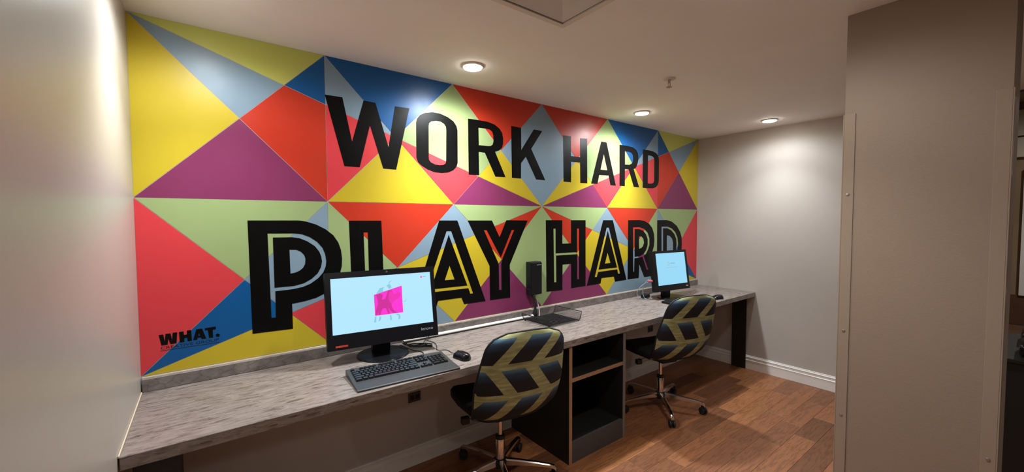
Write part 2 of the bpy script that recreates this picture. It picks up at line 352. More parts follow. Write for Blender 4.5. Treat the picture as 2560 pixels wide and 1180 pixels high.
LETTERS = [
  ('WORK_W', [[[(0.7277,2.086),(0.8127,2.0875),(0.8572,1.8637),(0.9208,2.0897),(0.9842,2.0883),(1.0532,1.8552),(1.0934,2.0871),(1.1786,2.09),(1.0951,1.7347),(1.0215,1.7355),(0.9522,1.9629),(0.8941,1.7331),(0.8161,1.733)]]]),
  ('WORK_O', [[[(1.2191,2.0153),(1.2251,2.0386),(1.2432,2.0618),(1.2748,2.079),(1.323,2.0898),(1.3722,2.0898),(1.4249,2.0764),(1.464,2.0561),(1.4847,2.0307),(1.492,2.0054),(1.4913,1.8033),(1.482,1.7784),(1.4607,1.7571),(1.4259,1.7407),(1.3821,1.7344),(1.3347,1.7355),(1.2885,1.7492),(1.2525,1.7675),(1.2282,1.7863),(1.2175,1.8142)],[(1.2975,2.0054),(1.3014,2.0227),(1.3153,2.0351),(1.3457,2.0432),(1.3763,2.0424),(1.4001,2.0321),(1.412,2.0166),(1.4142,1.9954),(1.4111,1.8098),(1.407,1.7944),(1.3924,1.7846),(1.366,1.7804),(1.3353,1.7831),(1.3098,1.7929),(1.2976,1.8066),(1.296,1.8254)]]]),
  ('WORK_R', [[[(1.5687,2.0888),(1.6512,2.0904),(1.7173,2.0897),(1.7739,2.0791),(1.8143,2.0563),(1.8347,2.0306),(1.8422,1.9983),(1.842,1.9602),(1.8323,1.933),(1.8105,1.9142),(1.7756,1.9004),(1.861,1.7384),(1.7774,1.7367),(1.6946,1.8866),(1.6468,1.8879),(1.6493,1.7382),(1.5706,1.7369)],[(1.6464,2.0421),(1.7002,2.0437),(1.7338,2.0412),(1.7535,2.0298),(1.7619,2.0075),(1.7634,1.9657),(1.7569,1.9463),(1.7415,1.9353),(1.7217,1.9323),(1.6482,1.9309)]]]),
  ('WORK_K', [[[(1.9112,2.0892),(1.997,2.0876),(1.9983,1.9339),(2.1138,2.0915),(2.1936,2.0906),(2.0883,1.9519),(2.2226,1.7376),(2.1353,1.7379),(2.0392,1.8922),(1.9961,1.8439),(1.9957,1.7365),(1.9157,1.7368)]]]),
  ('UP_H', [[[(2.4047,2.0864),(2.4866,2.0876),(2.489,1.9373),(2.5909,1.9384),(2.5901,2.0843),(2.6695,2.0904),(2.6737,1.7374),(2.5938,1.7365),(2.5911,1.8957),(2.4892,1.8941),(2.4897,1.737),(2.4104,1.7372)]]]),
  ('UP_A', [[[(2.8393,2.0876),(2.9066,2.0871),(3.0319,1.7358),(2.9597,1.7358),(2.9351,1.8155),(2.8173,1.8129),(2.7967,1.7389),(2.7193,1.7374)],[(2.8733,1.9873),(2.9184,1.8576),(2.8327,1.8578)]]]),
  ('UP_R', [[[(3.0766,2.0873),(3.1796,2.0884),(3.2614,2.0844),(3.3119,2.0667),(3.3377,2.0385),(3.3451,2.0032),(3.3389,1.9615),(3.3225,1.9243),(3.3017,1.9022),(3.2767,1.8943),(3.3596,1.7357),(3.2806,1.7373),(3.205,1.8862),(3.1541,1.8855),(3.1544,1.7366),(3.0807,1.7366)],[(3.1521,2.0393),(3.2045,2.0384),(3.2414,2.0344),(3.2624,2.0161),(3.2695,1.9863),(3.2633,1.9553),(3.2469,1.9388),(3.2142,1.9261),(3.1536,1.9239)]]]),
  ('UP_D', [[[(3.4103,2.0806),(3.4942,2.0822),(3.5668,2.0788),(3.6226,2.0655),(3.6559,2.0416),(3.6661,2.0046),(3.6672,1.8092),(3.6546,1.7759),(3.6241,1.7501),(3.5732,1.736),(3.5004,1.734),(3.4134,1.7339)],[(3.4906,2.0345),(3.5311,2.0356),(3.5677,2.0299),(3.5864,2.0166),(3.5914,1.993),(3.593,1.816),(3.586,1.7941),(3.5632,1.7806),(3.5267,1.7766),(3.4906,1.7785)]]]),
  ('LOW_P', [[[(0.3832,1.4514),(0.5948,1.4504),(0.6286,1.4448),(0.6729,1.4297),(0.7182,1.4042),(0.7541,1.3727),(0.7772,1.3353),(0.7898,1.295),(0.7943,1.2491),(0.7919,1.2093),(0.7831,1.1757),(0.7625,1.1377),(0.7379,1.1061),(0.706,1.0759),(0.6647,1.0585),(0.6147,1.0481),(0.5567,1.0421),(0.5576,0.918),(0.3894,0.9223)],[(0.4613,1.3894),(0.5743,1.3872),(0.6077,1.3821),(0.6416,1.3676),(0.676,1.3419),(0.7007,1.3105),(0.7129,1.2765),(0.7173,1.2428),(0.7141,1.215),(0.7021,1.1853),(0.677,1.1569),(0.6413,1.1328),(0.6066,1.1199),(0.5584,1.1132),(0.4866,1.1116),(0.4858,0.9845),(0.4677,0.9857),(0.4664,1.0774)]],[[(0.4826,1.3698),(0.5644,1.3689),(0.5976,1.3625),(0.6313,1.3462),(0.6655,1.3203),(0.685,1.2919),(0.6936,1.2665),(0.6967,1.2413),(0.6909,1.2112),(0.675,1.182),(0.6468,1.1569),(0.6119,1.1384),(0.5683,1.1293),(0.4839,1.1287)],[(0.5512,1.3084),(0.5819,1.3063),(0.6009,1.2962),(0.6151,1.2793),(0.621,1.2599),(0.6189,1.2329),(0.6087,1.2147),(0.5939,1.2024),(0.5745,1.1943),(0.5531,1.1907)]]]),
  ('LOW_L', [[[(0.8327,1.448),(1.0056,1.4471),(1.0156,1.0342),(1.1298,1.0366),(1.1342,0.8969),(0.8455,0.9076)],[(0.9076,1.3849),(0.9307,1.3844),(0.934,1.0167),(1.0906,1.016),(1.0915,0.9909),(0.9159,0.9921)]]]),
  ('LOW_A', [[[(1.3592,1.4465),(1.4852,1.4458),(1.6927,0.9116),(1.5289,0.9121),(1.5095,0.9564),(1.3463,0.9564),(1.3315,0.9157),(1.1762,0.9194)],[(1.4091,1.3811),(1.4414,1.3804),(1.5965,0.9735),(1.5754,0.9743),(1.5612,1.0115),(1.2963,1.0132),(1.2765,0.9837),(1.2546,0.9848)]],[[(1.4235,1.3582),(1.5538,1.0298),(1.3004,1.0322)],[(1.4272,1.1661),(1.462,1.0772),(1.3927,1.0784)]]]),
  ('LOW_Y', [[[(1.5597,1.4454),(1.7473,1.4445),(1.809,1.3314),(1.8665,1.4456),(2.0539,1.443),(1.894,1.1397),(1.8966,0.9106),(1.7286,0.9127),(1.7261,1.1431)],[(1.6829,1.382),(1.7043,1.3816),(1.8187,1.1941),(1.912,1.3793),(1.9342,1.3789),(1.8279,1.1762),(1.822,1.1506),(1.8231,0.9719),(1.8033,0.9729),(1.8008,1.1509)]]]),
  ('LOW_H', [[[(2.2285,1.4442),(2.396,1.4434),(2.3979,1.2639),(2.4925,1.2629),(2.4919,1.443),(2.6556,1.4423),(2.6587,0.9121),(2.4953,0.9111),(2.4931,1.1032),(2.4005,1.1036),(2.3987,0.9077),(2.2355,0.9123)],[(2.3051,1.381),(2.3277,1.3806),(2.3279,1.1941),(2.5587,1.1917),(2.5579,1.3783),(2.5813,1.3779),(2.5832,0.9741),(2.5613,0.9761),(2.5604,1.1747),(2.3331,1.1765),(2.3356,0.9744),(2.3127,0.975)]]]),
  ('LOW_A2', [[[(2.8693,1.4413),(2.9954,1.4407),(3.1869,0.9133),(3.0296,0.9108),(3.0128,0.9574),(2.8528,0.9579),(2.8406,0.913),(2.673,0.9112)],[(2.9152,1.3795),(2.9428,1.379),(3.0966,0.9767),(3.0703,0.9752),(3.0582,1.0153),(2.8104,1.0128),(2.7931,0.9728),(2.7694,0.975)]],[[(2.9293,1.3528),(3.0551,1.0322),(2.8147,1.0326)],[(2.9292,1.1662),(2.9672,1.0772),(2.8952,1.0762)]]]),
  ('LOW_R', [[[(3.2051,1.4397),(3.3747,1.4403),(3.4508,1.4301),(3.5178,1.4052),(3.5695,1.3646),(3.5992,1.307),(3.6062,1.2462),(3.5991,1.1925),(3.5737,1.1398),(3.5402,1.1014),(3.6358,0.912),(3.4507,0.9136),(3.3737,1.0362),(3.367,0.9127),(3.2031,0.9149)],[(3.2757,1.3758),(3.3758,1.3755),(3.441,1.3601),(3.4969,1.3228),(3.5259,1.2689),(3.527,1.209),(3.5053,1.1634),(3.4726,1.1253),(3.4397,1.1093),(3.5142,0.9775),(3.4885,0.9769),(3.4201,1.1052),(3.3802,1.0978),(3.3006,1.0962),(3.2971,0.9752),(3.2846,0.9763)]],[[(3.2998,1.3594),(3.3654,1.3582),(3.4249,1.3428),(3.4694,1.3103),(3.498,1.2632),(3.4989,1.2101),(3.4774,1.1647),(3.4394,1.1304),(3.38,1.1121),(3.3025,1.1102)],[(3.3642,1.2935),(3.3986,1.2925),(3.4316,1.2687),(3.4432,1.2322),(3.4273,1.2),(3.4004,1.1848),(3.3682,1.1785)]]]),
  ('LOW_D', [[[(3.6489,1.4377),(3.8108,1.4383),(3.8984,1.4225),(3.9891,1.3791),(4.0496,1.3207),(4.0802,1.2658),(4.0861,1.1931),(4.0822,1.0842),(4.0507,1.0136),(3.9734,0.9614),(3.8719,0.9337),(3.6531,0.931)],[(3.7212,1.3758),(3.8246,1.3743),(3.9,1.3557),(3.9648,1.3155),(4.0051,1.2609),(4.0172,1.1958),(4.009,1.1028),(3.9587,1.0341),(3.8704,0.9974),(3.7292,0.9903)]],[[(3.7479,1.3596),(3.8187,1.3584),(3.8878,1.3383),(3.9459,1.2982),(3.982,1.2473),(3.9871,1.1971),(3.976,1.1189),(3.9324,1.0571),(3.8574,1.0195),(3.7553,1.0126)],[(3.8141,1.2911),(3.8639,1.2827),(3.9087,1.2532),(3.9262,1.2137),(3.928,1.1356),(3.8936,1.0878),(3.8164,1.0713)]]]),
  ('SIG_W', [[[(0.0601,0.9748),(0.0747,0.975),(0.0786,0.9441),(0.082,0.9759),(0.0978,0.976),(0.1021,0.9476),(0.105,0.9765),(0.1199,0.9768),(0.1163,0.9304),(0.0967,0.93),(0.09,0.9549),(0.0877,0.93),(0.0679,0.9295)]]]),
  ('SIG_H', [[[(0.1255,0.977),(0.1407,0.9773),(0.1419,0.9609),(0.1516,0.9614),(0.1515,0.9784),(0.1664,0.9781),(0.168,0.9317),(0.1536,0.9314),(0.1524,0.9479),(0.1421,0.9476),(0.1428,0.9312),(0.1275,0.9312)]]]),
  ('SIG_A', [[[(0.1838,0.9781),(0.2037,0.9784),(0.2173,0.9323),(0.2024,0.932),(0.1991,0.9401),(0.1874,0.9408),(0.186,0.9321),(0.172,0.9329)],[(0.1927,0.9616),(0.1964,0.9482),(0.1907,0.9477)]]]),
  ('SIG_T', [[[(0.2138,0.9783),(0.2524,0.9794),(0.2527,0.9679),(0.2411,0.9668),(0.2419,0.9316),(0.2269,0.9328),(0.2243,0.9682),(0.2135,0.9685)]]]),
  ('SIG_DOT', [[[(0.266,0.938),(0.2649,0.9345),(0.2621,0.9323),(0.2584,0.932),(0.2548,0.9336),(0.2522,0.9368),(0.2513,0.9406),(0.2524,0.9441),(0.2551,0.9463),(0.2588,0.9466),(0.2625,0.945),(0.2651,0.9418)]]]),
]
# ------------------------------------------------------------------ the room
fl = struct(obj('floor', B(-0.1, 9.2, -5.0, 0.1, -0.06, -0.005), 'brown'), 'warm brown wood plank floor')
PW = 0.125
plank_me = {}
def plank_mesh(ln):
    k = round(ln, 3)
    if k not in plank_me:
        bm = B(0.0004, ln - 0.0004, 0.0004, PW - 0.0004, -0.005, 0.0, bev=0.0008, seg=1)
        bmesh.ops.recalc_face_normals(bm, faces=bm.faces)
        me = bpy.data.meshes.new('plank'); bm.to_mesh(me); bm.free(); me.materials.append(M['wood']); plank_me[k] = me
    return plank_me[k]
row = 0
y = -PW - 0.002
while y > -2.75:
    x = 0.002 - [0, 0.45, 0.2, 0.62, 0.33][row % 5]
    while x < 6.6:
        ln = random.choice([0.38, 0.5, 0.62, 0.78]); x1 = x + ln
        a, b = max(x, 0.002), min(x1, L - 0.002 if y > -1.70 else 6.8)
        if b - a > 0.03:
            link('plank', plank_mesh(b - a), None, fl, (a, y, 0))
        x = x1
        if y > -1.70 and x > L: break
    y -= PW; row += 1

struct(obj('ceiling', box(box(box(B(-0.1, 0.90, -5.0, 0.1, H, H + 0.10), 1.46, 4.48, -5.0, 0.1, H, H + 0.10), 0.90, 1.46, -5.0, -1.52, H, H + 0.10), 0.90, 1.46, -0.96, 0.1, H, H + 0.10), 'ceil'), 'smooth off-white ceiling with recessed downlights')
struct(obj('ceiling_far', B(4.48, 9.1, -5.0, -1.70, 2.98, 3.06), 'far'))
struct(obj('wall_back', B(-0.1, L + 0.1, 0.0, 0.1, 0.0, H), 'wall'), 'long wall carrying the painted mural')
struct(obj('wall_left', B(-0.1, 0.0, -5.0, 0.0, 0.0, H), 'wall_left'), 'satin light grey wall at the left end of the worktop')
struct(obj('wall_right', B(L, L + 0.1, -1.80, 0.0, 0.0, H), 'wall'), 'plain grey wall at the far end of the worktop')
struct(obj('wall_far', B(9.0, 9.1, -5.0, -1.70, 0.0, 3.0), 'far'), 'dim far wall beyond the pillar')
struct(obj('wall_side', B(L + 0.1, 9.0, -1.80, -1.70, 0.0, 3.0), 'far'))
struct(obj('wall_front', B(-0.1, 9.1, -5.1, -5.0, 0.0, 3.0), 'wall'))
struct(obj('unlit_gap_band', B(4.48, 4.56, -5.0, -1.80, H - 0.0, 2.99), 'black'))  # black band stands in for the dark of an unlit gap

# baseboards: stepped profile
def base_prof(s, h=0.128):
    return [(0, 0.0), (s * 0.016, 0.0), (s * 0.016, h * 0.62), (s * 0.019, h * 0.64), (s * 0.019, h * 0.68), (s * 0.013, h * 0.72),
            (s * 0.013, h * 0.84), (s * 0.017, h * 0.87), (s * 0.017, h * 0.90), (s * 0.008, h * 0.94), (s * 0.008, h * 0.985), (s * 0.003, h), (0, h)]
struct(obj('baseboard_right', extrude_profile(bmesh.new(), [(L + p[0], p[1]) for p in base_prof(-1)], 'Y', -1.80, -0.02), 'white'), 'white moulded baseboard along the far end wall')
struct(obj('baseboard_back', extrude_profile(bmesh.new(), base_prof(-1, 0.11), 'X', 0.0, 1.893), 'white'))
struct(obj('baseboard_back', extrude_profile(bmesh.new(), base_prof(-1, 0.11), 'X', 2.425, L - 0.02), 'white'))

# far window and dado seen past the pillar
w1 = struct(obj('window_1', B(8.985, 9.0, -3.2, -2.05, 0.45, 2.05), 'dark'), 'dark window with white frame in the dim far wall')
obj('window_frame', box(box(box(B(8.95, 9.0, -2.17, -2.05, 0.40, 2.10), 8.95, 9.0, -3.3, -3.2, 0.40, 2.10), 8.95, 9.0, -3.2, -2.17, 2.02, 2.10), 8.95, 9.0, -3.2, -2.17, 0.40, 0.47), 'white', w1)
struct(obj('trim_1', box(B(8.93, 9.0, -5.0, -1.80, 2.26, 2.52), 8.90, 9.0, -5.0, -1.80, 2.54, 2.88), 'cream'))
struct(obj('trim_2', B(8.97, 9.0, -5.0, -1.80, 0.0, 0.40), 'brown'))

# ------------------------------------------------------------------ pillar
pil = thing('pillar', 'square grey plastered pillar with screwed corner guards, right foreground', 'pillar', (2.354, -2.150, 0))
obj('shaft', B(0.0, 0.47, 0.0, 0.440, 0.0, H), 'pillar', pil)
def guard(yc, sgn, z1, nscr):
    bm = B(-0.004, -0.0005, min(yc, yc - sgn * 0.036), max(yc, yc - sgn * 0.036), 0.0, z1, bev=0.001, seg=1)
    box(bm, -0.004, 0.036, yc if sgn > 0 else yc - 0.004, yc + 0.004 if sgn > 0 else yc, 0.0, z1, bev=0.001, seg=1)
    g = obj('corner_guard', bm, 'guard', pil)
    for z in nscr:
        obj('screw', Lz([(0.006, -0.0045), (0.005, -0.0065), (0.002, -0.007)], 10, (0, yc - sgn * 0.018, z), 'X'), 'steel', g)
guard(0.440, 1, 1.88, (0.30, 0.62, 0.98, 1.55))
guard(0.0, -1, 1.88, (0.62,))

# ------------------------------------------------------------------ mural
mural = thing('wall_mural', 'bright geometric triangle mural with huge black lettering on the long wall', 'mural', (0, 0, 0))
def isect(a, b, c, d):
    x1, y1 = a; x2, y2 = b; x3, y3 = c; x4, y4 = d
    den = (x1 - x2) * (y3 - y4) - (y1 - y2) * (x3 - x4)
    t = ((x1 - x3) * (y3 - y4) - (y1 - y3) * (x3 - x4)) / den
    return (x1 + t * (x2 - x1), y1 + t * (y2 - y1))
def half_facets(zt):
    """six-cell design, left half in cell units; zt = outer edge height (top or bottom)"""
    t = [(i, 1.0) for i in range(4)]; m = [(i, 0.0) for i in range(4)]
    c0 = isect(t[0], m[1], t[1], m[0]); c1 = (1.5, 0.5); c2 = isect(t[2], m[3], t[3], m[2])
    k0 = isect(t[0], m[3], t[1], m[0]); t1 = isect(t[0], m[3], t[1], m[1]); q = isect(t[0], m[3], t[3], m[2])
    return t, m, c0, c1, c2, k0, t1, q
t, m, c0, c1, c2, k0, t1, q = half_facets(1)
UP = [('yellow', [t[0], c0, m[0]]), ('sky', [t[0], k0, c0]), ('lime', [t[0], t[1], k0]), ('blue', [k0, t[1], t1]), ('red', [c0, k0, t1, m[1]]),
      ('purple', [m[0], c0, m[1]]), ('sky', [t[1], c1, t1]), ('pink', [t1, c1, m[1]]), ('yellow', [m[1], c1, m[2]]), ('blue', [t[1], t[2], c1]),
      ('green', [c1, t[2], c2, q]), ('pink', [c1, q, m[2]]), ('red', [t[2], t[3], c2]), ('yellow', [c2, m[3], q]), ('purple', [q, m[3], m[2]])]
# lower half: mirrored about the middle line
kk = isect(t[0], m[3], m[0], t[1])
q2 = isect(t[0], m[3], m[2], t[3])
LO = [('pink', [m[0], c0, t[0]]), ('green', [m[0], m[1], c0]), ('sky', [c0, m[1], t1, kk]), ('blue', [t[0], c0, kk]), ('yellow', [t[0], kk, t[1]]),
      ('pink', [kk, t1, t[1]]), ('red', [m[1], m[2], c1]), ('green', [m[1], c1, t1]), ('purple', [t1, c1, t[1]]), ('sky', [t[1], c1, t[2]]),
      ('sky', [c1, m[2], q2]), ('yellow', [c1, q2, c2, t[2]]), ('green', [m[2], m[3], q2]), ('red', [q2, m[3], c2]), ('purple', [c2, t[3], t[2]])]
CW = L / 6.0
def shrink(poly, d=0.0011):
    n = len(poly); out = []
    A = sum(poly[i][0] * poly[(i + 1) % n][1] - poly[(i + 1) % n][0] * poly[i][1] for i in range(n))
    if A < 0: poly = poly[::-1]
    for i in range(n):
        a, b, c = Vector(poly[i - 1]), Vector(poly[i]), Vector(poly[(i + 1) % n])
        e1 = (b - a).normalized(); e2 = (c - b).normalized()
        n1 = Vector((-e1.y, e1.x)); n2 = Vector((-e2.y, e2.x)); bi = (n1 + n2).normalized()
        out.append(tuple(b + bi * min(d / max(bi.dot(n1), 0.15), 0.006)))
    return out
def facet(colr, poly):
    obj('painted_facet', flat_loops([[shrink(poly)]], -0.0002, 0.0008), colr, mural)
for half, zo in ((UP, H), (LO, BOT)):
    for colr, poly in half:
        w = [(p[0] * CW, MID + p[1] * (zo - MID)) for p in poly]
        mir = [(L - p[0], p[1]) for p in w]
        facet(colr, w); facet(colr, mir)
# the two centre diamonds
for colr, zo in (('sky', H), ('green', BOT)):
    facet(colr, [(3 * CW, zo), (c2[0] * CW, MID + c2[1] * (zo - MID)), (3 * CW, MID), (L - c2[0] * CW, MID + c2[1] * (zo - MID))])
for nm, groups in LETTERS:
    sig = nm.startswith('SIG')
    o = obj('signature_letter' if sig else 'letter', flat_loops(groups, -0.0012, 0.0006), 'ink', mural)
text_mesh('CREATIVE GROUP', (0.0651, 0.9125), 0.197, 0.0115, -0.0017, 'signature_line', 'inkline', mural, 0.006)
obj('signature_underline', B(0.0636, 0.264, -0.0016, -0.0012, 0.9062, 0.9078), 'inkline', mural)

# ------------------------------------------------------------------ worktop run
XS = 2.205
def top(x0, x1, lab):
    o = obj('worktop', B(x0, x1, -WD, -0.002, ZD - 0.042, ZD, bev=0.002, seg=1), 'lam')
    return tag(o, lab, 'worktop', 'grey laminate worktops')
top(0.004, XS - 0.0008, 'grey streaked laminate worktop on the left, under the larger monitor')
top(XS + 0.0008, L - 0.003, 'grey laminate worktop on the right, reaching the plain grey end wall')
tag(obj('backsplash', B(0.004, L - 0.003, -0.020, -0.002, ZD + 0.0005, 0.804, bev=0.0015, seg=1), 'splash'), 'low grey veined laminate upstand along the wall behind the worktop', 'backsplash')
struct(obj('trim_4', B(0.0005, 0.0045, -WD, -0.021, ZD - 0.002, ZD + 0.005, bev=0.001, seg=1), 'caulk'), 'cream caulk bead where worktop meets left wall')
struct(obj('trim_5', B(0.004, L - 0.003, -0.006, -0.001, 0.804, 0.8085), 'caulk'))
def leg_panel(x0, x1, y0, y1, lab):
    return tag(obj('desk_leg', B(x0, x1, y0, y1, 0.0, ZD - 0.043, bev=0.002, seg=1), 'black'), lab, 'desk leg', 'black panel legs of the worktop')
leg_panel(4.345, 4.358, -0.520, -0.390, 'black panel leg under the right end of the worktop')
leg_panel(0.022, 0.145, -0.50, -0.46, 'black panel leg under the left end of the worktop')

cab = thing('shelf_cabinet', 'black open shelf unit under the worktop between the two chairs', 'cabinet', (1.895, -0.575, 0))
CWD, CD = 0.525, 0.55
def side(x0, edge):
    s_ = obj('side_panel', B(x0, x0 + 0.024, 0.003, CD, 0.0, ZD - 0.044), 'black', cab)
    obj('edge_band', B(x0, x0 + 0.024, 0.0, 0.003, 0.0, ZD - 0.044), edge, s_)
side(0.0, 'edge_tan'); side(CWD - 0.024, 'edge_grey')
sh = obj('shelf', B(0.0245, CWD - 0.0245, 0.006, CD - 0.02, 0.490, 0.512), 'black', cab)
obj('edge_band', B(0.0245, CWD - 0.0245, 0.002, 0.006, 0.490, 0.512), 'edge_tan', sh)
obj('bottom_panel', B(0.0245, CWD - 0.0245, 0.02, CD - 0.02, 0.110, 0.125), 'black', cab)
obj('plinth', B(0.0245, CWD - 0.0245, 0.003, 0.02, 0.0, 0.125), 'plinth', cab)
obj('back_panel', B(0.0245, CWD - 0.0245, CD - 0.02, CD - 0.006, 0.0, ZD - 0.044), 'black', cab)

# outlets on the wall below the worktop
def outlet(x, z, lab):
    o = thing('wall_outlet', lab, 'outlet', (x, 0, z), 0, 'dark outlets under the worktop')
    obj('plate', B(-0.038, 0.038, -0.007, -0.001, -0.028, 0.028, bev=0.002), 'kbody', o)
    for s in (-1, 1): obj('socket', B(s * 0.017 - 0.012, s * 0.017 + 0.012, -0.009, -0.0065, -0.013, 0.013, bev=0.002), 'plastic', o)
outlet(1.184, 0.405, 'dark wall outlet below the worktop, left of the front chair')
outlet(3.556, 0.41, 'dark wall outlet below the worktop, behind the rear chair')

# white cable conduit along the upstand
cv_ = thing('cable_conduit', 'white plastic cable conduit lying along the upstand behind the larger monitor', 'conduit', (0, 0, 0))
obj('pipe', T([(1.105, -0.037, ZD + 0.0118), (1.5, -0.036, ZD + 0.0115), (2.06, -0.036, ZD + 0.0115)], 0.0105, 12), 'white', cv_, 40)
obj('cap', T([(2.055, -0.036, ZD + 0.0115), (2.075, -0.036, ZD + 0.0115)], 0.0118, 12), 'white', cv_, 40)
obj('seam_strip', B(1.105, 2.06, -0.0490, -0.0462, ZD + 0.004, ZD + 0.007), 'wire', cv_)

# ------------------------------------------------------------------ ceiling fittings
def downlight(x, y, lab, energy, colr, grp, zc=H):
    o = thing('downlight', lab, 'ceiling light', (x, y, zc), 0, grp)
    obj('trim_ring', Lz([(0.046, -0.001), (0.048, -0.009), (0.056, -0.008), (0.062, -0.003), (0.062, -0.0005)], 32), 'trim_ring', o, 40)
    obj('lens', Lz([(0.050, -0.0095), (0.049, -0.0125), (0.036, -0.0155), (0.0, -0.0165)][:3] + [(0.003, -0.0165)], 32), 'lens', o, 60)
    for part, ang, bl, en in (('beam', 106, 1.0, energy * 1.22), ('spill', 178, 0.6, energy * 0.36)):      # narrow beam plus wide spill
        ld = bpy.data.lights.new('downlight_' + part, 'SPOT'); ld.energy = en; ld.color = colr; ld.spot_size = R(ang); ld.spot_blend = bl; ld.shadow_soft_size = 0.045
        lo = bpy.data.objects.new('downlight_' + part, ld); COL.objects.link(lo); lo.parent = o; lo.location = (0, 0, -0.07)
labs = ['recessed round downlight nearest the left wall', 'recessed round downlight above the larger monitor and the word WORK', 'recessed round downlight above the upper word HARD',
        'recessed round downlight close to the plain grey end wall']
for (x, y), lb, k in zip(DOWN, labs, (0.46, 0.95, 0.95, 0.34)): downlight(x, y, lb, E_WALL * k, COL_WALL, 'downlights along the mural wall')
for (x, y), lb in zip(BACK, ('recessed round downlight just in front of the pillar, above the frame', 'recessed round downlight behind the camera near the left wall', 'recessed round downlight behind the camera on the right')):
    downlight(x, y, lb, E_BACK * (1.0 if y > -2 else 0.6), COL_BACK, 'downlights in the room behind')
downlight(7.6, -2.75, 'unseen downlight added to brighten the dim room beyond the pillar', 22.0, COL_BACK, 'downlights in the room behind', 2.98)  # added unseen lamp, brightens the cream bands on the far wall

vent = thing('ceiling_vent', 'square white stepped ceiling diffuser at the top edge of the view', 'vent', (1.18, -1.24, H))
def sq_frame(ro, ri, z0, z1, zi):
    bm = bmesh.new(); rings = []
    for r_, z in ((ro, z0), (ro, z1), (ri, zi), (ri, z0)):
        rings.append([bm.verts.new((sx * r_, sy * r_, z)) for sx, sy in ((-1, -1), (1, -1), (1, 1), (-1, 1))])
    for i in range(4):
        a, b = rings[i], rings[(i + 1) % 4]
        for k in range(4): bm.faces.new((a[k], a[(k + 1) % 4], b[(k + 1) % 4], b[k]))
    return bm
obj('outer_frame', sq_frame(0.300, 0.272, -0.0005, -0.007, -0.009), 'trim_ring', vent)
obj('shadow_gap', sq_frame(0.2725, 0.268, 0.0, -0.003, -0.003), 'kbody', vent)
obj('sloped_frame', sq_frame(0.268, 0.200, 0.026, -0.004, 0.016), 'trim_ring', vent)
obj('louvre', sq_frame(0.196, 0.150, 0.027, 0.006, 0.018), 'trim_ring', vent)
obj('louvre', sq_frame(0.140, 0.095, 0.027, 0.006, 0.018), 'trim_ring', vent)
obj('back_plate', B(-0.275, 0.275, -0.275, 0.275, 0.027, 0.035), 'trim_ring', vent)

spr = thing('sprinkler', 'small chrome fire sprinkler hanging from the ceiling', 'sprinkler', (2.445, -0.851, H))
obj('escutcheon', Lz([(0.036, 0.0), (0.034, -0.004), (0.018, -0.007), (0.012, -0.007)], 24), 'trim_ring', spr, 40)
obj('body', Lz([(0.009, -0.006), (0.009, -0.018), (0.006, -0.02), (0.006, -0.026)], 14), 'steel', spr, 40)
for s in (-1, 1): obj('frame_arm', T([(s * 0.008, 0, -0.018), (s * 0.013, 0, -0.028), (s * 0.009, 0, -0.042), (s * 0.002, 0, -0.047)], 0.0022, 6), 'steel', spr, 40)
obj('deflector', Lz([(0.005, -0.047), (0.017, -0.048), (0.017, -0.050), (0.004, -0.050)], 18), 'steel', spr, 40)

# ------------------------------------------------------------------ all-in-one computer (larger monitor)
def screen_unit(name, label, base, panel_c, yaw, tilt, w, h, bez, depth, base_r, mats):
    """base: (x,y) of the stand on the worktop; panel_c: bottom centre of the front face"""
    o = thing(name, label, 'monitor', (base[0], base[1], ZD), yaw)
    inv = Matrix.Rotation(-yaw, 3, 'Z'); pc = inv @ Vector((panel_c[0] - base[0], panel_c[1] - base[1], panel_c[2] - ZD))
    Rm = Matrix.Rotation(-tilt, 4, 'X'); Rm.translation = pc          # local frame of the panel: x right, y back, z up
    def pobj(nm, bm, mat, parent=None, smooth=None):
        bmesh.ops.transform(bm, matrix=Rm, verts=bm.verts); return obj(nm, bm, mat, parent or o, smooth)
    return o, pobj, pc, Rm
aio, pobj, pc, Rm = screen_unit('desktop_computer', 'large black all-in-one computer with magenta figure picture on its screen', (0.950, -0.155), (0.945, -0.220, 0.827), -0.108, 0.18, 0.551, 0.373, 0.02, 0.06, 0.125, None)
W1, H1 = 0.551, 0.373
case = pobj('case', B(-W1 / 2, W1 / 2, 0.002, 0.045, 0.0, H1, bev=0.006), 'plastic')
pobj('rear_hump', B(-0.17, 0.17, 0.045, 0.075, 0.02, 0.27, bev=0.01), 'plastic')
bz = bmesh.new()
sl, sr, sb, st = 0.026, 0.022, 0.073, 0.030
for a in ((-W1 / 2, -W1 / 2 + sl, 0, H1), (W1 / 2 - sr, W1 / 2, 0, H1), (-W1 / 2 + sl, W1 / 2 - sr, 0, sb), (-W1 / 2 + sl, W1 / 2 - sr, H1 - st, H1)):
    box(bz, a[0], a[1], -0.004, 0.002, a[2], a[3])
pobj('bezel', bz, 'gloss')
scx0, scx1, scz0, scz1 = -W1 / 2 + sl, W1 / 2 - sr, sb, H1 - st
SW, SH = scx1 - scx0, scz1 - scz0
scr = pobj('screen', B(scx0, scx1, -0.001, 0.0015, scz0, scz1), 'screen')
def sp(u, v): return (scx0 + u * SW, scz0 + v * SH)
def on_screen(nm, loops, mat, lift): 
    return pobj(nm, flat_loops(loops, -0.001 - lift, 0.0002), mat, scr)
